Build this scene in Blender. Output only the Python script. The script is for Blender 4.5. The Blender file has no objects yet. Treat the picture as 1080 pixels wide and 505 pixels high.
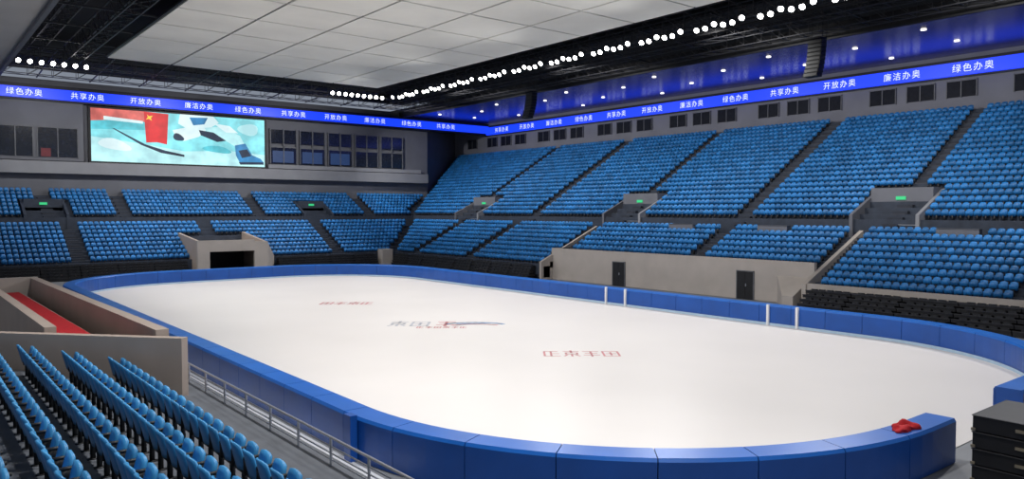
import bpy, math, random, bmesh
import numpy as np
from mathutils import Vector, Matrix
random.seed(4); rng=np.random.default_rng(7)
S=bpy.context.scene
try:
    S.view_settings.view_transform='Standard'
except Exception: pass

# ------------------------------------------------------------ materials
def mat(name,col,rough=0.6,metal=0.0,var=0.12,scale=3.0,emis=None,estr=1.0,bump=0.0,spec=0.5,attr=False,evar=0.0):
    m=bpy.data.materials.new(name); m.use_nodes=True
    nt=m.node_tree; b=nt.nodes['Principled BSDF']
    b.inputs['Roughness'].default_value=rough
    b.inputs['Metallic'].default_value=metal
    b.inputs['Specular IOR Level'].default_value=spec
    c=Vector(col[:3])
    tc=nt.nodes.new('ShaderNodeTexCoord')
    nz=nt.nodes.new('ShaderNodeTexNoise'); nz.inputs['Scale'].default_value=scale; nz.inputs['Detail'].default_value=3
    nt.links.new(tc.outputs['Object'],nz.inputs['Vector'])
    rp=nt.nodes.new('ShaderNodeValToRGB')
    rp.color_ramp.elements[0].position=0.3; rp.color_ramp.elements[1].position=0.7
    rp.color_ramp.elements[0].color=(*(c*(1-var)),1); rp.color_ramp.elements[1].color=(*[min(1,x*(1+var)) for x in c],1)
    nt.links.new(nz.outputs['Fac'],rp.inputs['Fac'])
    out=rp.outputs['Color']
    if attr:
        at=nt.nodes.new('ShaderNodeAttribute'); at.attribute_name='tone'
        mx=nt.nodes.new('ShaderNodeMix'); mx.data_type='RGBA'; mx.blend_type='MULTIPLY'; mx.inputs[0].default_value=1.0
        nt.links.new(out,mx.inputs[6]); nt.links.new(at.outputs['Fac'],mx.inputs[7]); out=mx.outputs[2]
    nt.links.new(out,b.inputs['Base Color'])
    if emis is not None:
        b.inputs['Emission Color'].default_value=(*emis,1); b.inputs['Emission Strength'].default_value=estr
        if evar>0:
            r2=nt.nodes.new('ShaderNodeValToRGB'); e=Vector(emis)
            r2.color_ramp.elements[0].position=.38; r2.color_ramp.elements[1].position=.62
            r2.color_ramp.elements[0].color=(*(e*(1-evar)),1); r2.color_ramp.elements[1].color=(*[min(1,x*(1+evar)) for x in e],1)
            nt.links.new(nz.outputs['Fac'],r2.inputs['Fac']); nt.links.new(r2.outputs['Color'],b.inputs['Emission Color'])
    if bump>0:
        bp=nt.nodes.new('ShaderNodeBump'); bp.inputs['Strength'].default_value=bump
        nt.links.new(nz.outputs['Fac'],bp.inputs['Height']); nt.links.new(bp.outputs['Normal'],b.inputs['Normal'])
    return m
M={}
M['ice']=mat('ice_surface',(0.76,0.725,0.70),0.42,var=0.03,scale=0.12,spec=0.25)
M['floor']=mat('arena_floor_concrete',(0.20,0.21,0.23),0.6,var=0.12,scale=0.6)
M['mat']=mat('rinkside_walkway_vinyl',(0.66,0.68,0.72),0.55,var=0.08,scale=0.8)
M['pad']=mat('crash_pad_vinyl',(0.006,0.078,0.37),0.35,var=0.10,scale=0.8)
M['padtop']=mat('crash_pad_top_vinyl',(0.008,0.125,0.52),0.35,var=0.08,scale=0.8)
M['kick']=mat('pale_kick_strip',(0.45,0.60,0.75),0.5,var=0.05)
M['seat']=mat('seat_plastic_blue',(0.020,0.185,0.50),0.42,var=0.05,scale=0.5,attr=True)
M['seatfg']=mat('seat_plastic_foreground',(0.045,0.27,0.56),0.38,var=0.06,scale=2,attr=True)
M['seatpost']=mat('seat_bracket_black',(0.010,0.011,0.014),0.5)
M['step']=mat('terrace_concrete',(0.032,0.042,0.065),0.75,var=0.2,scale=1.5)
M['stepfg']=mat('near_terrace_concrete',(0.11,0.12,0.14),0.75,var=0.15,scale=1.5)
M['aisle']=mat('aisle_concrete',(0.025,0.03,0.045),0.8,var=0.2,scale=2)
M['nosing']=mat('stair_nosing',(0.07,0.075,0.09),0.6)
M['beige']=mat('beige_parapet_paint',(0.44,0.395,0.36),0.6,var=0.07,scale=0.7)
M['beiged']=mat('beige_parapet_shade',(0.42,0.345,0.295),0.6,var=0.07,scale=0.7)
M['black']=mat('black_paint',(0.006,0.006,0.008),0.55,var=0.3)
M['truss']=mat('truss_steel_dark',(0.035,0.035,0.04),0.5,metal=0.3,var=0.2)
M['ceildark']=mat('roof_deck_black',(0.010,0.010,0.012),0.9,var=0.3)
M['panel']=mat('acoustic_ceiling_panel',(0.86,0.85,0.79),0.8,var=0.05,scale=0.25)
M['bluec']=mat('side_soffit_reflected_blue',(0.035,0.045,0.17),0.22,var=0.2,scale=0.3,spec=0.8)  # pale glossy soffit; the LED ribbon's blue reflection is put into its base colour
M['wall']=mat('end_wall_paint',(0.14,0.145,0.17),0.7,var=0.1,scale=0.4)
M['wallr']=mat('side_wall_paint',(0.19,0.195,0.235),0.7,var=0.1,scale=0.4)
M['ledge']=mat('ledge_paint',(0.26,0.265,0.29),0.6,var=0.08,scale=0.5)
M['glass']=mat('dark_window_glass',(0.012,0.016,0.028),0.12,var=0.2,spec=0.7)
M['glassm']=mat('side_window_glass',(0.012,0.014,0.022),0.5,var=0.2,spec=0.1)
M['frame']=mat('window_frame_grey',(0.12,0.125,0.14),0.5,metal=0.0)
M['red']=mat('red_carpet',(0.50,0.012,0.02),0.85,var=0.12,scale=8)
M['steel']=mat('railing_steel',(0.62,0.63,0.66),0.3,metal=0.75,var=0.05)
M['white']=mat('white_paint',(0.8,0.8,0.82),0.4,var=0.03)
M['ribbon']=mat('led_blue',(0.0,0.01,0.2),0.4,var=0.02,emis=(0.008,0.045,0.92),estr=1.25)
M['rtext']=mat('led_white_text',(0.8,0.8,0.9),0.4,var=0.02,emis=(0.70,0.78,1.0),estr=1.25)
M['lamp']=mat('floodlight_lens',(1,1,1),0.3,var=0.0,emis=(1.0,0.98,0.95),estr=14)
M['dlamp']=mat('downlight_lens',(1,1,1),0.3,var=0.0,emis=(1.0,0.95,0.88),estr=2.5)
M['exit']=mat('exit_sign_green',(0.02,0.3,0.1),0.4,var=0.0,emis=(0.04,0.5,0.2),estr=.9)
M['soffit']=mat('near_soffit_grey',(0.45,0.45,0.45),0.7,var=0.06,scale=0.3)
M['orange']=mat('orange_label',(0.55,0.15,0.05),0.5)
M['brass']=mat('case_edge_metal',(0.35,0.3,0.22),0.35,metal=0.8)
M['logored']=mat('ice_logo_red',(0.58,0.22,0.23),0.5,var=0.12,scale=2)
M['logoblue']=mat('ice_logo_blue',(0.20,0.32,0.55),0.5,var=0.12,scale=2)
M['logogrey']=mat('ice_logo_grey',(0.46,0.47,0.52),0.5,var=0.12,scale=2)
def em(name,c,s=1.0,ev=.12): 
    return mat(name,(c[0]*.1,c[1]*.1,c[2]*.1),0.5,var=0.0,scale=.45,emis=c,estr=s,evar=ev)

# ------------------------------------------------------------ mesh builder
class MB:
    def __init__(s): s.v=[];s.f=[];s.m=[];s.mats=[]
    def mi(s,m):
        if m not in s.mats: s.mats.append(m)
        return s.mats.index(m)
    def poly(s,pts,m):
        n=len(s.v); s.v+= [tuple(p) for p in pts]; s.f.append(tuple(range(n,n+len(pts)))); s.m.append(s.mi(m))
    def box(s,x0,x1,y0,y1,z0,z1,m):
        n=len(s.v)
        s.v+=[(x0,y0,z0),(x1,y0,z0),(x1,y1,z0),(x0,y1,z0),(x0,y0,z1),(x1,y0,z1),(x1,y1,z1),(x0,y1,z1)]
        for q in ((0,3,2,1),(4,5,6,7),(0,1,5,4),(1,2,6,5),(2,3,7,6),(3,0,4,7)):
            s.f.append(tuple(n+i for i in q)); s.m.append(s.mi(m))
    def bar(s,a,b,r,m,sides=4):
        a=Vector(a);b=Vector(b);d=(b-a)
        if d.length<1e-6: return
        d.normalize(); up=Vector((0,0,1)) if abs(d.z)<.95 else Vector((1,0,0))
        x=d.cross(up).normalized(); y=d.cross(x)
        n=len(s.v)
        for p in (a,b):
            for k in range(sides):
                an=2*math.pi*(k+.5)/sides
                s.v.append(tuple(p+x*r*math.cos(an)+y*r*math.sin(an)))
        k=s.mi(m)
        for i in range(sides):
            j=(i+1)%sides
            s.f.append((n+i,n+j,n+sides+j,n+sides+i)); s.m.append(k)
        s.f.append(tuple(n+i for i in range(sides))[::-1]); s.m.append(k)
        s.f.append(tuple(n+sides+i for i in range(sides))); s.m.append(k)
    def prism(s,base,z0,z1,m):
        n=len(base); k=len(s.v)
        z0=z0 if isinstance(z0,(list,tuple)) else [z0]*n
        z1=z1 if isinstance(z1,(list,tuple)) else [z1]*n
        s.v+=[(p[0],p[1],z) for p,z in zip(base,z0)]+[(p[0],p[1],z) for p,z in zip(base,z1)]
        mi=s.mi(m)
        s.f.append(tuple(range(k,k+n))[::-1]); s.m.append(mi)
        s.f.append(tuple(range(k+n,k+2*n))); s.m.append(mi)
        for i in range(n):
            j=(i+1)%n
            s.f.append((k+i,k+j,k+n+j,k+n+i)); s.m.append(mi)
    def obj(s,name,parent=None,bevel=0,smooth=False):
        me=bpy.data.meshes.new(name); me.from_pydata(s.v,[],s.f)
        for m in s.mats: me.materials.append(m)
        me.polygons.foreach_set('material_index',s.m)
        if smooth: me.polygons.foreach_set('use_smooth',[True]*len(s.f))
        me.update(); o=bpy.data.objects.new(name,me); S.collection.objects.link(o)
        if parent: o.parent=parent
        if bevel:
            b=o.modifiers.new('bevel','BEVEL'); b.width=bevel; b.segments=2; b.limit_method='ANGLE'
        return o
def empty(name,loc=(0,0,0)):
    e=bpy.data.objects.new(name,None); e.location=loc; S.collection.objects.link(e); return e

# ------------------------------------------------------------ seats
def shell(w,h,th,curve,nu,nv,origin,tilt,taper=.12,round_=.06):
    V=[];F=[]
    for side in (0,1):
        for j in range(nv+1):
            v=j/nv
            for i in range(nu+1):
                u=-1+2*i/nu
                y=u*w/2*(1-taper*v**4)
                z=v*h-round_*abs(u)**3*v
                x=curve*u*u+(th if side else 0)
                V.append((x,y,z))
    n=(nu+1)*(nv+1)
    g=lambda s,i,j:s*n+j*(nu+1)+i
    for j in range(nv):
        for i in range(nu):
            F.append((g(0,i,j),g(0,i,j+1),g(0,i+1,j+1),g(0,i+1,j)))
            F.append((g(1,i,j),g(1,i+1,j),g(1,i+1,j+1),g(1,i,j+1)))
    for i in range(nu):
        F.append((g(0,i,0),g(0,i+1,0),g(1,i+1,0),g(1,i,0)))
        F.append((g(0,i,nv),g(1,i,nv),g(1,i+1,nv),g(0,i+1,nv)))
    for j in range(nv):
        F.append((g(0,0,j),g(1,0,j),g(1,0,j+1),g(0,0,j+1)))
        F.append((g(0,nu,j),g(0,nu,j+1),g(1,nu,j+1),g(1,nu,j)))
    R=Matrix.Rotation(math.radians(tilt),3,'Y')
    V=[tuple(R@Vector(p)+Vector(origin)) for p in V]
    return V,F
def boxq(x0,x1,y0,y1,z0,z1):
    V=[(x0,y0,z0),(x1,y0,z0),(x1,y1,z0),(x0,y1,z0),(x0,y0,z1),(x1,y0,z1),(x1,y1,z1),(x0,y1,z1)]
    return V,[(0,3,2,1),(4,5,6,7),(0,1,5,4),(1,2,6,5),(2,3,7,6),(3,0,4,7)]
def template(parts):
    V=[];F=[];Mi=[]
    for (v,f),m in parts:
        n=len(V); V+=v; F+=[tuple(n+i for i in q) for q in f]; Mi+=[m]*len(f)
    return np.array(V),np.array(F),np.array(Mi)
FAR=template([
 (shell(.43,.44,.05,.05,3,3,(-.20,0,.40),-10),0),
 (shell(.41,.36,.06,.03,3,2,(-.10,0,.38),20,.10,.03),0),
 (boxq(-.14,-.02,-.05,.05,0,.42),1)])
FG=template([
 (shell(.45,.48,.035,.055,6,6,(-.20,0,.40),-14,.18,.07),0),
 (shell(.42,.40,.06,.03,6,5,(-.08,0,.42),14,.14,.05),0),
 (boxq(-.16,-.04,-.26,.26,.34,.42),1),
 (boxq(-.13,-.05,-.03,.03,0,.38),1),
 (boxq(-.18,.03,-.045,.045,0,.02),1),
 (boxq(-.20,.10,-.285,-.255,.36,.62),1),
 (boxq(-.20,.16,-.295,-.25,.60,.65),1)])
def instances(name,T,pl,mats,smooth=False,lo=.78,hi=1.15,parent=None):
    V,F,Mi=T; pl=np.array(pl,float); n=len(pl)
    c,s=np.cos(pl[:,3]),np.sin(pl[:,3])
    X=V[None,:,0]*c[:,None]-V[None,:,1]*s[:,None]+pl[:,0:1]
    Y=V[None,:,0]*s[:,None]+V[None,:,1]*c[:,None]+pl[:,1:2]
    Z=np.broadcast_to(V[None,:,2],X.shape)+pl[:,2:3]
    co=np.stack([X,Y,Z],-1).reshape(-1,3)
    fa=(F[None]+(np.arange(n)*len(V))[:,None,None]).reshape(-1)
    nf=n*len(F)
    me=bpy.data.meshes.new(name)
    me.vertices.add(len(co)); me.vertices.foreach_set('co',co.ravel())
    me.loops.add(nf*4); me.loops.foreach_set('vertex_index',fa.astype(np.int32))
    me.polygons.add(nf); me.polygons.foreach_set('loop_start',np.arange(nf,dtype=np.int32)*4)
    me.polygons.foreach_set('loop_total',np.full(nf,4,dtype=np.int32))
    for m in mats: me.materials.append(m)
    me.polygons.foreach_set('material_index',np.tile(Mi,n).astype(np.int32))
    if smooth: me.polygons.foreach_set('use_smooth',np.ones(nf,dtype=bool))
    me.update(calc_edges=True); me.validate()
    a=me.attributes.new('tone','FLOAT','POINT')
    t=np.repeat(rng.uniform(lo,hi,n),len(V)); a.data.foreach_set('value',t)
    o=bpy.data.objects.new(name,me); S.collection.objects.link(o)
    if parent: o.parent=parent
    return o

# ------------------------------------------------------------ rink path
X0,X1,Y0,Y1,R=10.0,38.5,8.8,71.5,9.8
def rpath():
    P=[]
    def line(a,b,n):
        L=math.dist(a,b); k=max(1,int(L/0.5))
        for i in range(k): 
            t=i/k; P.append(((a[0]+(b[0]-a[0])*t,a[1]+(b[1]-a[1])*t),n))
    def arc(cx,cy,a0,r):
        k=30
        for i in range(k):
            a=math.radians(a0+90*i/k); P.append(((cx+r*math.cos(a),cy+r*math.sin(a)),(math.cos(a),math.sin(a))))
    line((26,Y0),(X1-R,Y0),(0,-1)); arc(X1-R,Y0+R,-90,R)
    line((X1,Y0+R),(X1,Y1-R),(1,0)); arc(X1-R,Y1-R,0,R)
    line((X1-R,Y1),(X0+R,Y1),(0,1)); arc(X0+R,Y1-R,90,R)
    line((X0,Y1-R),(X0,Y0+R),(-1,0)); arc(X0+R,Y0+R,180,R)
    line((X0+R,Y0),(21.2,Y0),(0,-1)); P.append(((21.2,Y0),(0,-1)))
    return P
P=rpath()
ice=MB()
ice.poly([(p[0]+n[0]*.3,p[1]+n[1]*.3,0.0) for p,n in P],M['ice'])
ice.obj('ice_rink_surface')
fl=MB(); fl.box(-25,80,-12,106,-.30,-.02,M['floor']); fl.obj('floor')
wk=MB(); wk.box(7.9,9.1,16,68,-.018,-.004,M['mat']); wk.box(39.5,42.5,10,70,-.018,-.004,M['mat']); wk.obj('rinkside_walkway')
# pads
pads=MB(); seglen=4
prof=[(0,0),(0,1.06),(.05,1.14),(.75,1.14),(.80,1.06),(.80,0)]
i=0
while i<len(P)-1:
    j=min(i+seglen,len(P)-1)
    pts=P[i:j+1]; rings=[]
    for q,(p,n) in enumerate(pts):
        p=Vector(p)
        if q==0: p=p+(Vector(pts[1][0])-Vector(pts[0][0])).normalized()*.012
        if q==len(pts)-1: p=p-(Vector(pts[-1][0])-Vector(pts[-2][0])).normalized()*.012
        rings.append([(p.x+n[0]*o,p.y+n[1]*o,z) for o,z in prof])
    n0=len(pads.v)
    for r in rings: pads.v+=r
    K=len(prof)
    for r in range(len(rings)-1):
        for k in range(K-1):
            pads.f.append((n0+r*K+k,n0+r*K+k+1,n0+(r+1)*K+k+1,n0+(r+1)*K+k))
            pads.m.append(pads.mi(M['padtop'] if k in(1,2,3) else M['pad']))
    pads.f.append(tuple(n0+k for k in range(K))[::-1]); pads.m.append(pads.mi(M['pad']))
    e=n0+(len(rings)-1)*K
    pads.f.append(tuple(e+k for k in range(K))); pads.m.append(pads.mi(M['pad']))
    i=j
for a in range(len(P)-1):
    (p,n),(q,m)=P[a],P[a+1]
    pads.poly([(p[0]-n[0]*.02,p[1]-n[1]*.02,.0),(q[0]-m[0]*.02,q[1]-m[1]*.02,.0),(q[0]-m[0]*.02,q[1]-m[1]*.02,.14),(p[0]-n[0]*.02,p[1]-n[1]*.02,.14)],M['kick'])
    pads.poly([(p[0]+n[0]*.05,p[1]+n[1]*.05,.0),(q[0]+m[0]*.05,q[1]+m[1]*.05,.0),(q[0]+m[0]*.05,q[1]+m[1]*.05,1.03),(p[0]+n[0]*.05,p[1]+n[1]*.05,1.03)],M['black'])
for yy in (37.2,35.4,24.5,22.7):
    pads.box(38.38,38.52,yy-.07,yy+.07,0,1.18,M['white'])
pads.box(9.0,9.2,17.8,18.15,.0,1.2,M['pad'])
pads.obj('rink_crash_pads')
# red cloth on the pad
bm=bmesh.new(); bmesh.ops.create_icosphere(bm,subdivisions=4,radius=1)
for v in bm.verts:
    k=1+.22*math.sin(5*v.co.x+2*v.co.y)+.18*math.sin(7*v.co.y+3*v.co.x)+.08*math.sin(17*v.co.x)
    z=max(v.co.z,-.1); v.co=Vector((v.co.x*.40*k,v.co.y*.24*k,(z+.1)*.12*(k+.35*math.sin(9*v.co.x+4*v.co.y))))
me=bpy.data.meshes.new('red_cloth'); bm.to_mesh(me); bm.free(); me.materials.append(M['red'])
for p_ in me.polygons: p_.use_smooth=True
o=bpy.data.objects.new('red_cloth',me); o.location=(19.2,8.42,1.14); S.collection.objects.link(o)

# ice logos : painted strokes
lg=MB(); rt=math.radians(-39)
def seg(cx,cy,pts,w,m,rot=rt,sx=1,sy=1,z=.004):
    c,s=math.cos(rot),math.sin(rot)
    Q=[Vector((a*sx,b*sy)) for a,b in pts]
    for a,b in zip(Q[:-1],Q[1:]):
        d=(b-a).normalized(); n=Vector((-d.y,d.x))*w/2; a2=a-d*w*.3; b2=b+d*w*.3
        lg.poly([(cx+p.x*c-p.y*s,cy+p.x*s+p.y*c,z) for p in (a2+n,b2+n,b2-n,a2-n)][::-1],m)
def arcpts(cx,cy,rx,ry,a0,a1,n=10):
    return [(cx+rx*math.cos(math.radians(a0+(a1-a0)*k/n)),cy+ry*math.sin(math.radians(a0+(a1-a0)*k/n))) for k in range(n+1)]
GL=[[[(0,0),(0,1)],[(0,1),(.7,1)],[(.35,1),(.35,0)],[(.35,.5),(.75,.5)],[(.0,0),(.8,0)]],
    [[(0,1),(.8,1)],[(.4,1.2),(.4,.7)],[(.1,.7),(.7,.7),(.7,.4),(.1,.4),(.1,.7)],[(.4,.4),(.4,-.05)],[(.15,.25),(0,0)],[(.6,.25),(.8,0)]],
    [[(0,.2),(.8,.2)],[(.1,.6),(.7,.6)],[(0,1),(.8,1)],[(.4,1),(.4,-.1)]],
    [[(0,0),(0,1),(.8,1),(.8,0),(0,0)],[(.15,.5),(.65,.5)],[(.4,.8),(.4,.2)]]]
def word(cx,cy,glyphs,size,m,w,pitch=1.05,yy=0,xx=0):
    L=len(glyphs)*pitch*size
    for k,g_ in enumerate(glyphs):
        for st_ in GL[g_]:
            seg(cx,cy,[(xx-L/2+k*pitch*size+a*size,yy+(b-.5)*size*1.3) for a,b in st_],w,m)
word(24.2,24.8,[0,1,2,3],.85,M['logored'],.10,1.05)
word(24.6,48.7,[3,2,1,0],.9,M['logored'],.14,1.05)
word(24.2,36.4,[1,3],1.15,M['logogrey'],.16,1.1,.1,-1.7)
word(24.2,36.4,[2],1.15,M['logored'],.18,1.1,.2,.4)
seg(24.2,36.4,arcpts(1.9,-.3,1.7,1.0,160,20),.30,M['logoblue'])
seg(24.2,36.4,arcpts(2.0,-.9,1.5,.9,150,40),.24,M['logored'],z=.005)
seg(24.2,36.4,[(.9,.1),(3.1,.5)],.22,M['logoblue'],z=.006)
word(24.2,36.4,[0,2,3,1,2,0],.42,M['logored'],.07,1.15,-1.2,.2)
lg.obj('ice_logos')

# ------------------------------------------------------------ stands
seats=[]; tier=MB()
AR_lo=[77,66.5,53.9,38.5,27.4,14.5]; AR_up=[78,65,51.5,38,25.5,12]
AL_lo=[13.6,27,40.2]; AL_up=[12.3,19.5,34.2,49]
NR=9; RH=.41; D=.8; Z0=.85
PX0,PX1=23.6,30.8
def nearany(a,L,w): return any(abs(a-x)<w for x in L)
YS=2.0
for i in range(NR):
    x=47.3+D*i; z=Z0+RH*(i+1); yc=81.8+D*i
    for (ya,yb) in ((YS,27.4),(27.4,53.9),(53.9,yc)):
        if ya==27.4 and i<3: continue
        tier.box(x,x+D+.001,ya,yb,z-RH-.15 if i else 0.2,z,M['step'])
        a=ya+.3
        while a<yb-.2:
            if not nearany(a,AR_lo,.72):
                if not (nearany(a,[34,20.5,43],1.5) and i>=NR-1):
                    seats.append((x+.46,a,z,math.pi))
            a+=.51
    y=81.8+D*i; xc=47.3+D*i
    for (xa,xb) in ((-6,PX0),(PX1,xc)):
        tier.box(xa,xb,y,y+D+.001,z-RH-.15 if i else .2,z,M['step'])
        a=xa+.3
        while a<xb-.2:
            if not nearany(a,AL_lo,.72): seats.append((a,y+.46,z,-math.pi/2))
            a+=.51
for i in range(6,NR):
    y=81.8+D*i; z=Z0+RH*(i+1)
    tier.box(PX0,PX1,y,y+D,z-RH-.1,z,M['step'])
    a=PX0+.3
    while a<PX1-.2:
        if not nearany(a,AL_lo,.72): seats.append((a,y+.46,z,-math.pi/2))
        a+=.51
ztop=Z0+RH*NR
tier.box(54.5,55.6,YS,91,ztop-.3,ztop,M['aisle']); tier.box(-6,55.6,89,90.2,ztop-.3,ztop,M['aisle'])
UR=21; UD=.79; UH=.465; UZ=5.3; ULH=.40
VOM=[77.5,51.5,26.0]; VOML=[12.0,41.5]
def yend(x): return 91+(x-55.5)*12/15.8
for i in range(UR):
    x=55.5+UD*i; z=UZ+UH*(i+1); ye=yend(x)
    tier.box(x,x+UD+.001,YS,ye,z-UH-.15 if i else ztop-.2,z,M['step'])
    if i==UR-1: continue
    a=YS+.3
    while a<ye-.3:
        if not nearany(a,AR_up,.72) and not (i<5 and nearany(a,VOM,2.6)):
            seats.append((x+.46,a,z,math.pi))
        a+=.51
for i in range(7):
    y=90.2+D*i; z=UZ+ULH*(i+1); xe=55.5+max(0,(y-91))*15.8/12
    tier.box(-6,xe,y,y+D+.001,z-ULH-.15 if i else ztop-.2,z,M['step'])
    a=-5.7
    while a<xe-.5:
        if not nearany(a,AL_up,.72) and not (i<4 and nearany(a,VOML,2.2)): seats.append((a,y+.46,z,-math.pi/2))
        a+=.51
def stairsR(ys,x0,z0,d,h,n,start=0):
    for yy in ys:
        for i in range(start,n):
            x=x0+d*i; z=z0+h*(i+1)
            tier.box(x-d/2,x+.02,yy-.55,yy+.55,z-h,z-h/2,M['aisle'])
            tier.box(x-.01,x+d,yy-.55,yy+.55,z-.01,z+.012,M['aisle'])
            tier.box(x-.02,x+.04,yy-.55,yy+.55,z-.01,z+.018,M['nosing'])
def stairsL(xs,y0,z0,d,h,n,start=0):
    for xx in xs:
        for i in range(start,n):
            y=y0+d*i; z=z0+h*(i+1)
            tier.box(xx-.55,xx+.55,y-d/2,y+.02,z-h,z-h/2,M['aisle'])
            tier.box(xx-.55,xx+.55,y-.01,y+d,z-.01,z+.012,M['aisle'])
            tier.box(xx-.55,xx+.55,y-.02,y+.04,z-.01,z+.018,M['nosing'])
stairsR(AR_lo,47.3,Z0,D,RH,NR,3); stairsR([77,66.5,14.5],47.3,Z0,D,RH,3,1)
stairsR(AR_up,55.5,UZ,UD,UH,UR-1); stairsL([13.6,40.2],81.8,Z0,D,RH,NR,1); stairsL(AL_up,90.2,UZ,D,ULH,7)
tier.box(47.0,47.3,YS,27.1,1.0,1.66,M['beige'])
tier.box(47.0,47.3,54.2,81.8,.5,1.5,M['step'])
tier.box(-6,PX0,81.5,81.8,.5,1.5,M['step']); tier.box(PX1,47.3,81.5,81.8,.5,1.5,M['step'])
tier.box(55.38,55.5,YS,91,ztop,5.85,M['step']); tier.box(-6,55.5,90.08,90.2,ztop,5.8,M['step'])
stand=tier.obj('grandstand_terraces')
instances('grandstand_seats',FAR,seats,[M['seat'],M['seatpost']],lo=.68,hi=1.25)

# raised beige wall with doors
WT=2.95
w=MB()
w.box(48.5,48.8,27.4,54.1,0,WT,M['beige'])
w.box(48.8,49.7,27.4,54.1,2.2,2.4,M['beige'])
w.box(48.8,54,53.9,54.1,0,WT,M['beige']); 
w.prism([(46.9,27.1),(54.6,27.1),(54.6,27.4),(46.9,27.4)],[0]*4,[1.6,5.05,5.05,1.6],M['beige'])
w.prism([(47.0,53.9),(54.4,53.9),(54.4,54.15),(47.0,54.15)],[0]*4,[1.7,4.95,4.95,1.7],M['beige'])
w.prism([(46.2,27.6),(48.5,27.6),(48.5,30.2),(46.2,28.4)],0,[.8,1.9,1.9,.8],M['beige'])
w.obj('wall_rinkside_beige')
for k,yy in enumerate((45.4,32.8)):
    d=MB(); d.box(48.42,48.5,yy-.75,yy-.68,0,2.1,M['frame']); d.box(48.42,48.5,yy+.68,yy+.75,0,2.1,M['frame']); d.box(48.42,48.5,yy-.75,yy+.75,2.03,2.1,M['frame'])
    d.box(48.44,48.49,yy-.68,yy-.01,0,2.03,M['black']); d.box(48.44,48.49,yy+.01,yy+.68,0,2.03,M['black'])
    d.box(48.40,48.44,yy-.1,yy-.05,.95,1.15,M['steel']); d.obj('door_%d'%(k+1))

def stack(name,axis,a0,a1,b0,b1,z1,n=5):
    s=MB(); 
    for k in range(n):
        zA=.05+(z1-.05)*k/n; zB=.05+(z1-.05)*(k+1)/n; bf=b0+(b1-b0)*.75*k/n
        L=a1-a0; m=max(1,int(L/3)); 
        for q in range(m):
            p0=a0+L*q/m+.03; p1=a0+L*(q+1)/m-.03
            def bx(c0,c1,f0,f1,z_0,z_1,mt):
                if axis=='Y': s.box(f0,f1,c0,c1,z_0,z_1,mt)
                else: s.box(c0,c1,f0,f1,z_0,z_1,mt)
            bx(p0,p1,bf,b1,zA+.05 if k else -.02,zB-.03,M['black'])
            bx(p0,p1,bf-.05,bf+.06,zB-.05,zB,M['truss'])
            c=p0+.3
            while c<p1-.2:
                bx(c-.2,c+.2,bf+.02,bf+.10,zB-.0,zB+.10,M['seatpost']); c+=.53
    return s.obj(name)
stack('retractable_bleacher','Y',2,26.6,44.6,46.9,1.35)
stack('retractable_bleacher','Y',54.6,80,46.0,46.9,1.35)
stack('retractable_bleacher','X',-6,23,80.2,81.4,1.35)
stack('retractable_bleacher','X',32.4,44.5,80.2,81.4,1.35)

# portal in end stand
p=MB(); a0,a1=23.6,30.8; PT=3.45
p.box(a0,24.8,79.6,80.0,-.02,PT,M['beige']); p.box(29.4,a1,79.6,80.0,-.02,PT-.2,M['beige']); p.box(24.8,29.4,79.6,80.0,2.3,PT,M['beige'])
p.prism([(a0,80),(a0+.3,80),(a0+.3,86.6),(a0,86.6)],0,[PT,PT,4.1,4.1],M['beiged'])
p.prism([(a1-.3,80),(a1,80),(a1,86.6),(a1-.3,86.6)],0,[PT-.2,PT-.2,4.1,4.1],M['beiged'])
p.prism([(a1,79.7),(a1+1.4,81.4),(a1+1.4,81.7),(a1,80.0)],0,[PT-.2,1.6,1.6,PT-.2],M['beige'])
p.box(a0+.3,a1-.3,80,86.3,2.85,3.0,M['beiged'])
p.box(a0+.3,a1-.3,86.0,86.3,0,2.85,M['black']); p.box(24.6,24.8,80.0,85,0,2.3,M['beiged'])
p.box(25.9,26.1,84,84.2,0,2.3,M['frame'])
p.obj('end_stand_entrance_portal')
q=MB(); q.box(45.0,46.4,80.3,81.4,-.02,1.9,M['beige']); q.obj('bleacher_end_post')

# vomitories
def vomR(y):
    v=MB(); xa,xb=55.2,59.4; zt=7.5; lo=6.2
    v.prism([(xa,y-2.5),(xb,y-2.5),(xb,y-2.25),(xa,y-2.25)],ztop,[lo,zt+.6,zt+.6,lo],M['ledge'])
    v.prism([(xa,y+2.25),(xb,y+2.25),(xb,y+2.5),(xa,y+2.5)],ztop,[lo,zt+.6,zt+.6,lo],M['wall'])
    v.box(58.0,59.4,y-2.25,y+2.25,7.05,zt+.7,M['wall'])
    v.box(58.2,58.3,y-2.25,y-1.1,ztop,7.05,M['wall']); v.box(58.2,58.3,y+1.1,y+2.25,ztop,7.05,M['wall'])
    v.box(58.35,58.4,y-1.1,y+1.1,ztop,7.05,M['black'])
    v.box(57.92,57.99,y-.35,y+.35,7.3,7.55,M['exit'])
    for r in (.35,.65,.95): v.bar((55.2,y-2.5,ztop+r),(55.2,y-.9,ztop+r),.025,M['steel'])
    v.obj('stand_vomitory')
def vomL(x):
    v=MB(); ya,yb=90.0,93.4
    v.prism([(x-2,ya),(x-1.75,ya),(x-1.75,yb),(x-2,yb)],ztop,[6.1,6.1,7.7,7.7],M['step'])
    v.prism([(x+1.75,ya),(x+2,ya),(x+2,yb),(x+1.75,yb)],ztop,[6.1,6.1,7.7,7.7],M['step'])
    v.box(x-1.75,x+1.75,92.4,93.4,6.8,7.7,M['step'])
    v.box(x-1.75,x+1.75,92.6,92.7,ztop,6.8,M['black'])
    v.box(x-.35,x+.35,92.3,92.38,7.1,7.35,M['exit'])
    v.obj('stand_vomitory')
for y in VOM: vomR(y)
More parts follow.
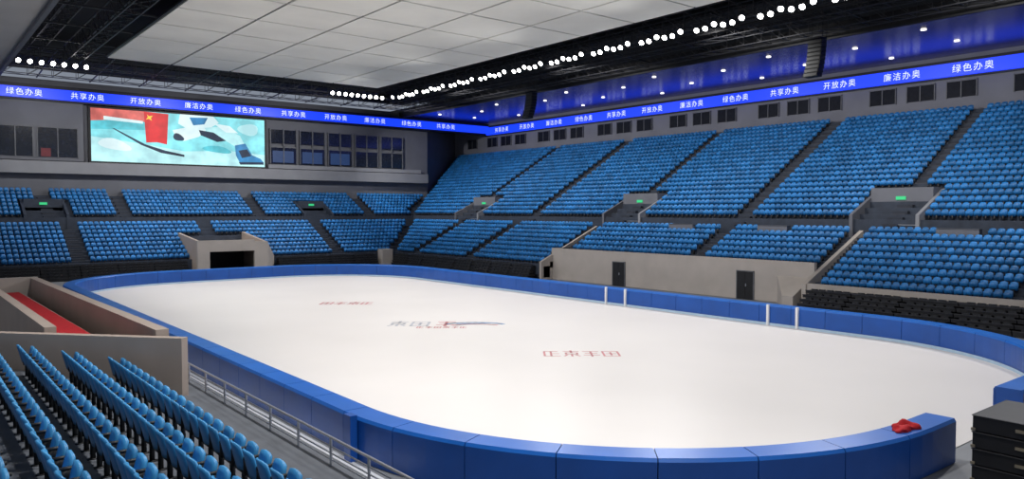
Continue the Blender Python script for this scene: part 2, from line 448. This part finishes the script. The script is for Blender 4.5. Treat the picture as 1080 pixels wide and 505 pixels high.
for x in VOML: vomL(x)
zd=Z0+RH*NR
for y in (34,20.5,43):
    d=MB(); d.box(53.75,54.35,y-1.3,y+1.3,zd+.72,zd+.78,M['frame']); d.box(53.75,53.81,y-1.3,y+1.3,zd,zd+.75,M['wall'])
    for e in (-1.27,1.21): d.box(53.77,54.35,y+e,y+e+.06,zd,zd+.72,M['frame'])
    d.obj('commentary_desk')

# ------------------------------------------------------------ walls
wl=MB()
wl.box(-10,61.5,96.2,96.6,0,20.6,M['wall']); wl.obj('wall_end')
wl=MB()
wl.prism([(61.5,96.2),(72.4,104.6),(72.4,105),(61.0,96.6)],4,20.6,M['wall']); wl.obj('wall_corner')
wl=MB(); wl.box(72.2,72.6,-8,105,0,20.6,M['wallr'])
wl.obj('wall_side')
wn=MB(); y=4
while y<100:
    wn.box(72.08,72.2,y,y+2.4,16.35,17.7,M['glassm'])
    for e in (y-.06,y+1.17,y+2.34): wn.box(72.02,72.2,e,e+.08,16.3,17.75,M['frame'])
    wn.box(72.02,72.2,y-.06,y+2.42,17.7,17.78,M['frame'])
    y+=3.4 if int(y)%3 else 5.2
wn.obj('window_side_row')
wn=MB()
wn.box(-10,61,95.2,96.2,10.5,11.8,M['ledge'])
wn.box(-10,16.4,95.6,96.2,11.9,18.2,M['wall']); 
for (a,b) in ((-8,-1),(0,7.6),(8.4,11.6),(12.0,15.8)):
    wn.box(a,b,95.5,95.6,12.3,15.4,M['glass']); 
    for e in (a,(a+b)/2,b): wn.box(e-.05,e+.05,95.42,95.6,12.2,15.5,M['frame'])
    wn.box(a,b,95.42,95.6,15.4,15.5,M['frame'])
wn.box(12.3,13.2,95.40,95.5,12.3,13.2,mat('window_red_banner',(0.16,0.02,0.03),.6))
for k,a in enumerate((37.6,41.6,45.6,49.6,53.6)):
    b=a+3.5
    wn.box(a,b,95.9,96.2,12.6,14.6,M['glass']); wn.box(a,b,95.9,96.2,15.2,16.9,M['glass'])
    for e in (a,(a+b)/2,b): wn.box(e-.06,e+.06,95.8,96.2,12.5,17.0,M['frame'])
    wn.box(a,b,95.8,96.2,14.6,14.75,M['frame'])
    if k in(0,1,2): wn.box(a+.3,b-.4,95.84,95.9,12.7,14.2,mat('office_glow_%d'%k,(0.02,0.04,0.10),.5,emis=(0.012,0.03,0.09),estr=.8))
wn.box(37.2,60,95.5,96.2,11.9,12.4,M['ledge'])
wn.obj('window_end_boxes')

# ------------------------------------------------------------ LED ribbon
rb=MB()
rb.box(-10,72.0,95.0,95.3,18.40,19.5,M['ribbon']); rb.box(71.7,72.0,-8,95.3,18.15,19.3,M['ribbon'])
rb.box(-10,72.2,95.3,96.2,18.2,19.9,M['black']); rb.box(72.0,72.2,-8,96,18.0,19.6,M['black'])
ro=rb.obj('led_ribbon_board')
ph=["绿色办奥","共享办奥","开放办奥","廉洁办奥"]
def ribtext(n,loc,rot,start):
    c=bpy.data.curves.new('ribbon_text','FONT')
    c.body="\u3000\u3000\u3000".join(ph[(start+k)%4] for k in range(n)); c.size=.76; c.space_character=1.22; c.offset=-.006
    c.materials.append(M['rtext']); o=bpy.data.objects.new('ribbon_text',c); o.location=loc; o.rotation_euler=rot
    S.collection.objects.link(o); o.parent=ro
ribtext(13,(-8.5,94.97,18.69),(math.pi/2,0,0),1)
ribtext(16,(71.67,93.0,18.47),(math.pi/2,0,-math.pi/2),1)

# ------------------------------------------------------------ big screen
sc=MB()
sx0,sx1,sz0,sz1=17.1,36.7,12.0,17.9
sc.box(sx0-.25,sx1+.25,95.5,96.0,sz0-.25,sz1+.2,M['black'])
E=dict(bg=em('screen_cyan',(0.24,0.74,0.82),1.0,.25),wh=em('screen_white',(0.72,0.93,0.97),1.0,.15),sal=em('screen_salmon',(0.66,0.14,0.12),1.0,.35),
 red=em('screen_flag_red',(0.62,0.015,0.02),1.0,.25),yel=em('screen_yellow',(0.9,0.6,0.05),1.0),dk=em('screen_dark',(0.01,0.025,0.06),1.0,.5),
 tq=em('screen_turquoise',(0.10,0.58,0.68),1.0,.3),bl=em('screen_blue',(0.03,0.22,0.48),1.0,.4),lt=em('screen_pale',(0.48,0.86,0.92),1.0,.2))
def sp(pts,m,k=0):
    L=[]
    for u,v in pts:
        fx=(u-98)/183; fz=(v-113)/58
        L.append((sx0+fx*(sx1-sx0),95.49-.005*k,sz1-fz*(sz1-sz0)))
    sc.poly(L,E[m])
def blob(cu,cv,ru,rv,m,k,rot=0,n=18,w=.1):
    c,s=math.cos(rot),math.sin(rot); L=[]
    for i in range(n):
        a=2*math.pi*i/n; r=1+w*math.sin(3*a+cu)
        x=ru*math.cos(a)*r; y=rv*math.sin(a)*r; L.append((cu+x*c-y*s,cv+x*s+y*c))
    sp(L,m,k)
sp([(98,113),(281,113),(281,171),(98,171)],'bg',0)
sp([(98,113),(150,113),(150,127),(125,126),(98,129)],'sal',1)
sp([(98,127),(125,124),(150,125),(150,134),(98,136)],'tq',2)
sp([(98,144),(150,150),(190,156),(240,153),(281,156),(281,171),(98,171)],'lt',1)
sp([(110,121),(148,124),(148,127),(110,125)],'wh',3)
sp([(149,113),(174,114),(172,149),(162,147),(151,148)],'red',4)
sp([(152,116),(154,118),(158,117),(156,120),(157,123),(154,121),(151,122),(153,119)],'yel',5)
sp([(186,113),(222,113),(228,120),(214,130),(196,131),(184,124)],'wh',3)
sp([(196,116),(216,115),(212,123),(200,125)],'bl',4)
sp([(178,132),(196,127),(214,130),(206,138),(190,144),(182,142)],'wh',4)
blob(184,140,6,4,'dk',5,.4)
sp([(212,127),(232,124),(252,134),(258,146),(246,147),(232,139),(218,136)],'lt',4)
sp([(206,130),(222,132),(236,141),(226,143),(208,136)],'dk',5)
sp([(222,121),(240,123),(250,131),(236,131)],'wh',5)
sp([(246,146),(258,143),(266,157),(276,161),(280,166),(252,168),(247,158)],'bl',5)
sp([(250,152),(260,150),(265,158),(254,161)],'dk',6)
sp([(250,166),(279,165),(280,168),(252,169)],'dk',7)
blob(226,152,16,4,'tq',3,.1); blob(120,152,16,6,'wh',2,.2); blob(262,126,12,7,'lt',3)
sp([(118,134),(120,134),(150,150),(170,156),(190,160),(190,162.5),(166,159),(146,151)],'dk',5)
sc.obj('video_scoreboard')

# ------------------------------------------------------------ ceiling
cl=MB(); cl.box(-26,73,-12,106,24.0,24.2,M['ceildark']); cl.obj('ceiling')
cp=MB(); pw=5.8
for i_ in range(5):
    for j_ in range(17):
        a=16+i_*pw; b=81.2-(j_+1)*pw
        cp.box(a+.10,a+pw-.10,b+.10,b+pw-.10,21.0,21.12,M['panel'])
for i_ in range(6): cp.box(16+i_*pw-.06,16+i_*pw+.06,-17,81.2,21.1,21.25,M['truss'])
cp.obj('ceiling_acoustic_panels')
sf=MB(); sf.box(57,72.4,-8,105,20.0,20.25,M['bluec']); sf.box(56.8,57.0,-8,105,19.8,21.0,M['black'])
sf.obj('ceiling_side_soffit')
sf=MB(); sf.box(-25,8,-12,94.9,19.9,20.2,M['soffit']); sf.box(8,8.3,-12,94.9,19.6,21.2,M['frame']); sf.obj('ceiling_near_soffit')
ck=MB(); 
ck.box(49.5,56.8,-8,96,21.6,21.7,M['ceildark'])
ck.box(8.3,57,88,96,21.6,21.7,M['ceildark'])
def truss(mb,a,b,w,h,step,r,m):
    a=Vector(a);b=Vector(b);d=b-a;L=d.length;d.normalize();sd=d.cross(Vector((0,0,1))).normalized()*w/2;up=Vector((0,0,h))
    n=max(2,int(L/step))
    for s_ in (sd,-sd):
        for u_ in (Vector((0,0,0)),up): mb.bar(a+s_+u_,b+s_+u_,r,m)
    for k in range(n):
        p=a+d*L*k/n; q=a+d*L*(k+1)/n
        for s_ in (sd,-sd):
            mb.bar(p+s_,q+s_+up,r*.6,m); mb.bar(q+s_,q+s_+up,r*.6,m)
        mb.bar(p+sd,q-sd,r*.6,m); mb.bar(p+sd+up,p-sd+up,r*.6,m); mb.bar(p+sd,p-sd,r*.6,m)
tr=MB()
truss(tr,(47.6,-5,20.1),(47.6,84,20.1),1.2,1.5,2.0,.06,M['truss'])
truss(tr,(51,-5,20.0),(51,90,20.0),1.4,1.2,1.6,.05,M['truss'])
truss(tr,(54.6,-5,19.9),(54.6,90,19.9),1.4,1.4,1.6,.05,M['truss'])
truss(tr,(13.5,-5,20.6),(13.5,84,20.6),1.2,1.6,2.2,.06,M['truss'])
truss(tr,(10.5,-5,21.5),(10.5,84,21.5),1.2,1.6,2.2,.05,M['truss'])
truss(tr,(8.6,82.2,20.0),(57,82.2,20.0),1.2,1.4,2.0,.06,M['truss'])
truss(tr,(8.6,87,20.3),(57,87,20.3),1.2,1.6,2.2,.05,M['truss'])
truss(tr,(8.6,91.5,20.3),(57,91.5,20.3),1.2,1.6,2.2,.05,M['truss'])
for yy in np.arange(0,84,7): 
    tr.bar((8.4,yy,21.3),(16,yy,21.3),.09,M['truss']); tr.bar((47,yy,21.0),(57,yy,20.6),.09,M['truss'])
for xx in np.arange(12,57,5): tr.bar((xx,81.3,21.3),(xx,95,20.6),.07,M['truss'])
tr.obj('roof_truss'); ck.obj('ceiling_catwalk_deck')
g=MB()
for k in range(6): g.bar((48.4,-5,20.0+.28*k),(48.4,84,20.0+.28*k),.02,M['truss'])
for yy in np.arange(-5,84,1.0): g.bar((48.4,yy,20.0),(48.4,yy,21.5),.02,M['truss'])
g.box(48.45,48.5,-5,84,19.9,20.1,M['black']); g.obj('catwalk_guard_mesh')

def flood(mb,pos,aim,s=.5):
    p=Vector(pos); d=(Vector(aim)-p).normalized(); up=Vector((0,0,1)); x=d.cross(up).normalized(); y=x.cross(d).normalized()
    def ring(off,r,n=10): return [p+d*off+x*r*math.cos(2*math.pi*k/n)+y*r*math.sin(2*math.pi*k/n) for k in range(n)]
    a=ring(-.35*s*2,.25*s); b=ring(0,s*.62); c=ring(.02,s*.50)
    for k in range(10):
        j=(k+1)%10
        mb.poly([a[k],a[j],b[j],b[k]],M['black']); mb.poly([b[k],b[j],c[j],c[k]],M['black'])
    mb.poly(c,M['lamp']); mb.poly(a,M['black'])
    mb.bar(p+x*s*.62,p+x*s*.62+Vector((0,0,.55)),.03,M['truss']); mb.bar(p-x*s*.62,p-x*s*.62+Vector((0,0,.55)),.03,M['truss'])
    mb.bar(p+x*s*.62+Vector((0,0,.55)),p-x*s*.62+Vector((0,0,.55)),.03,M['truss'])
F=MB(); y=16.0; k=0
while y<81.5:
    flood(F,(46.8,y,19.9+(.18 if k%3==0 else 0)),(20,y-8,0),.40)
    y+=.78 if k%6!=5 else 1.5; k+=1
F.obj('floodlight_row')
F=MB()
for x in np.arange(8.9,15.2,.9): flood(F,(x,81.4,19.95),(22,30,0),.42)
F.obj('floodlight_row')
F=MB()
for x in np.arange(39.3,45.8,.8): flood(F,(x,81.4,19.95),(22,30,0),.42)
F.obj('floodlight_row')
dl=MB()
for k,yy in enumerate(np.arange(6,96,6.5)):
    for xx in ((60,66) if k%2 else (62.5,69)):
        pts=[(xx+.2*math.cos(t*math.pi/6),yy+.2*math.sin(t*math.pi/6)) for t in range(12)]
        dl.prism(pts,19.93,20.0,M['dlamp'])
dl.obj('soffit_downlights')
def speaker(x,y):
    e=empty('line_array_speaker',(x,y,0)); s=MB()
    for k in range(9):
        z=19.0-k*.31; off=-.025*k*k*.35
        s.box(-.35+off,.35+off,-.55,.55,z-.28,z,M['black']); s.box(-.38+off,-.35+off,-.5,.5,z-.25,z-.03,M['seatpost'])
    s.box(-.5,.5,-.5,.5,19.05,19.15,M['black'])
    s.obj('cabinets',e,.02); c=MB()
    for a in(-.4,.4): c.bar((0,a,19.1),(0,a,21.62),.03,M['black'])
    c.obj('rigging',e)
speaker(53,30); speaker(53,62.4)

# ------------------------------------------------------------ foreground stand
fs=MB(); 
rows=[(4.50,1.85),(3.60,1.97),(2.72,2.09),(1.85,2.21),(.98,2.33),(.10,2.45),(-.8,2.57)]
def wallY(x): return 21.2+(5.85-x)*1.12
for k,(x,z) in enumerate(rows):
    xa=x-.47; xb=x+.42
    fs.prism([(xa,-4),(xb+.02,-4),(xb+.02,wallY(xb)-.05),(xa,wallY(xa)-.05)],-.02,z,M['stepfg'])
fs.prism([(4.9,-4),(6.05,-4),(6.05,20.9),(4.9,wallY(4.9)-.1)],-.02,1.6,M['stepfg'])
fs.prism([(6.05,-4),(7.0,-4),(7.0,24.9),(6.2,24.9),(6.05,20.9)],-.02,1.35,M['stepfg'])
fs.obj('near_stand_terraces')
pl=[]
for k,(x,z) in enumerate(rows):
    a=wallY(x)-.9
    while a>-2:
        if not (8.2<a<9.3): pl.append((x,a,z,0.0))
        a-=.58
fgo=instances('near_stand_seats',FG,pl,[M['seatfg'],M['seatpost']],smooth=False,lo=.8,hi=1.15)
rl=MB()
yy=3.0
while yy<25.0:
    rl.bar((6.75,yy,1.35),(6.75,yy,1.92),.03,M['steel'],8); yy+=1.6
for z in (1.92,1.74,1.60,1.47): rl.bar((6.75,2,z),(6.75,24.8,z),.028 if z>1.9 else .016,M['steel'],8)
rl.box(6.70,6.74,9.9,10.05,1.5,1.75,M['orange']); rl.box(6.70,6.74,9.9,10.05,1.37,1.5,M['white'])
rl.obj('stand_railing')
pp=MB()
def wallseg(a,b,t,z0,z1,m,z1b=None):
    a=Vector(a);b=Vector(b);d=(b-a).normalized();n=Vector((-d.y,d.x))*t
    zb=z1 if z1b is None else z1b
    pp.prism([tuple(a),tuple(b),tuple(b+n),tuple(a+n)],z0,[z1,zb,zb,z1],m)
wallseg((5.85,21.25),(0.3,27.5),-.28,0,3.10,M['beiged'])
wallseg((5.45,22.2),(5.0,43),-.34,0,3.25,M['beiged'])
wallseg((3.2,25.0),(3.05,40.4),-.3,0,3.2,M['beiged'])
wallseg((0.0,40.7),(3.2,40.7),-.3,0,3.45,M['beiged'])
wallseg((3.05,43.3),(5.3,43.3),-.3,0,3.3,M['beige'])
pp.obj('platform_parapet')
rc=MB(); rc.prism([(3.6,25.0),(4.75,23.4),(4.55,42.9),(3.45,42.9)],0,2.62,M['beiged'])
rc.prism([(3.62,24.9),(4.7,23.6),(4.45,42.5),(3.47,42.5)],2.62,2.66,M['red'])
rc.obj('red_carpet_walkway')
st=MB()
for k in range(5): st.box(6.0+.35*k,6.35+.35*k,27,29.2,0,2.2-.4*k,M['beige'])
st.obj('platform_steps')

# black flight case stack
fc=MB(); fx=19.75
for k in range(4):
    z=.1+.40*k
    fc.box(fx,fx+2.2,5.2,7.1,z,z+.375,M['black'])
    fc.box(fx-.03,fx,5.2,7.1,z+.355,z+.375,M['truss']); fc.box(fx,fx+2.2,7.1,7.13,z+.355,z+.375,M['truss'])
    for (a,b) in ((fx-.03,7.03),(fx-.03,5.17)):
        fc.box(a,a+.10,b,b+.1,z,z+.07,M['brass'])
    fc.box(fx-.05,fx,6.0,6.2,z+.15,z+.22,M['brass'])
for (a,b) in ((fx+.1,5.4),(fx+2,5.4),(fx+.1,6.9),(fx+2,6.9)): fc.bar((a,b,-.02),(a,b,.1),.06,M['black'],10)
fc.obj('flight_case_stack',bevel=.01)

# ------------------------------------------------------------ lights
def spot(name,loc,aim,P_,ang,rad=.3,col=(1,.985,.96),blend=.8):
    l=bpy.data.lights.new(name,'SPOT'); l.energy=P_; l.spot_size=math.radians(ang); l.spot_blend=blend; l.shadow_soft_size=rad; l.color=col
    o=bpy.data.objects.new(name,l); o.location=loc; d=Vector(aim)-Vector(loc); o.rotation_euler=d.to_track_quat('-Z','Y').to_euler(); S.collection.objects.link(o)
for y in (12,25,38,51,64,77):
    spot('flood_spot',(46.2,y,19.5),(22,y,0),6300,120)
    spot('flood_spot',(14.2,y,20.2),(28,y,0),6300,120)
for y in (18,36,54,72,88):
    spot('stand_spot',(46.2,y,19.4),(62,y,8),7000,110)
for x in (12,27,41):
    spot('stand_spot',(x,80.5,19.4),(x,93,8),4600,120)
for y in (0,12,24): spot('stand_spot',(8.6,y,19.5),(3,y+3,2),6000,110)
W=bpy.data.worlds.new('World'); S.world=W; W.use_nodes=True
W.node_tree.nodes['Background'].inputs[0].default_value=(.55,.62,.75,1); W.node_tree.nodes['Background'].inputs[1].default_value=.4

# ------------------------------------------------------------ camera
cam=bpy.data.cameras.new('camera'); co=bpy.data.objects.new('camera',cam); S.collection.objects.link(co)
co.location=(0,0,6.5); co.rotation_euler=(math.radians(90-2.17),0,math.radians(-38.9))
cam.sensor_width=36; cam.lens=806/1080*36; cam.clip_end=500; S.camera=co
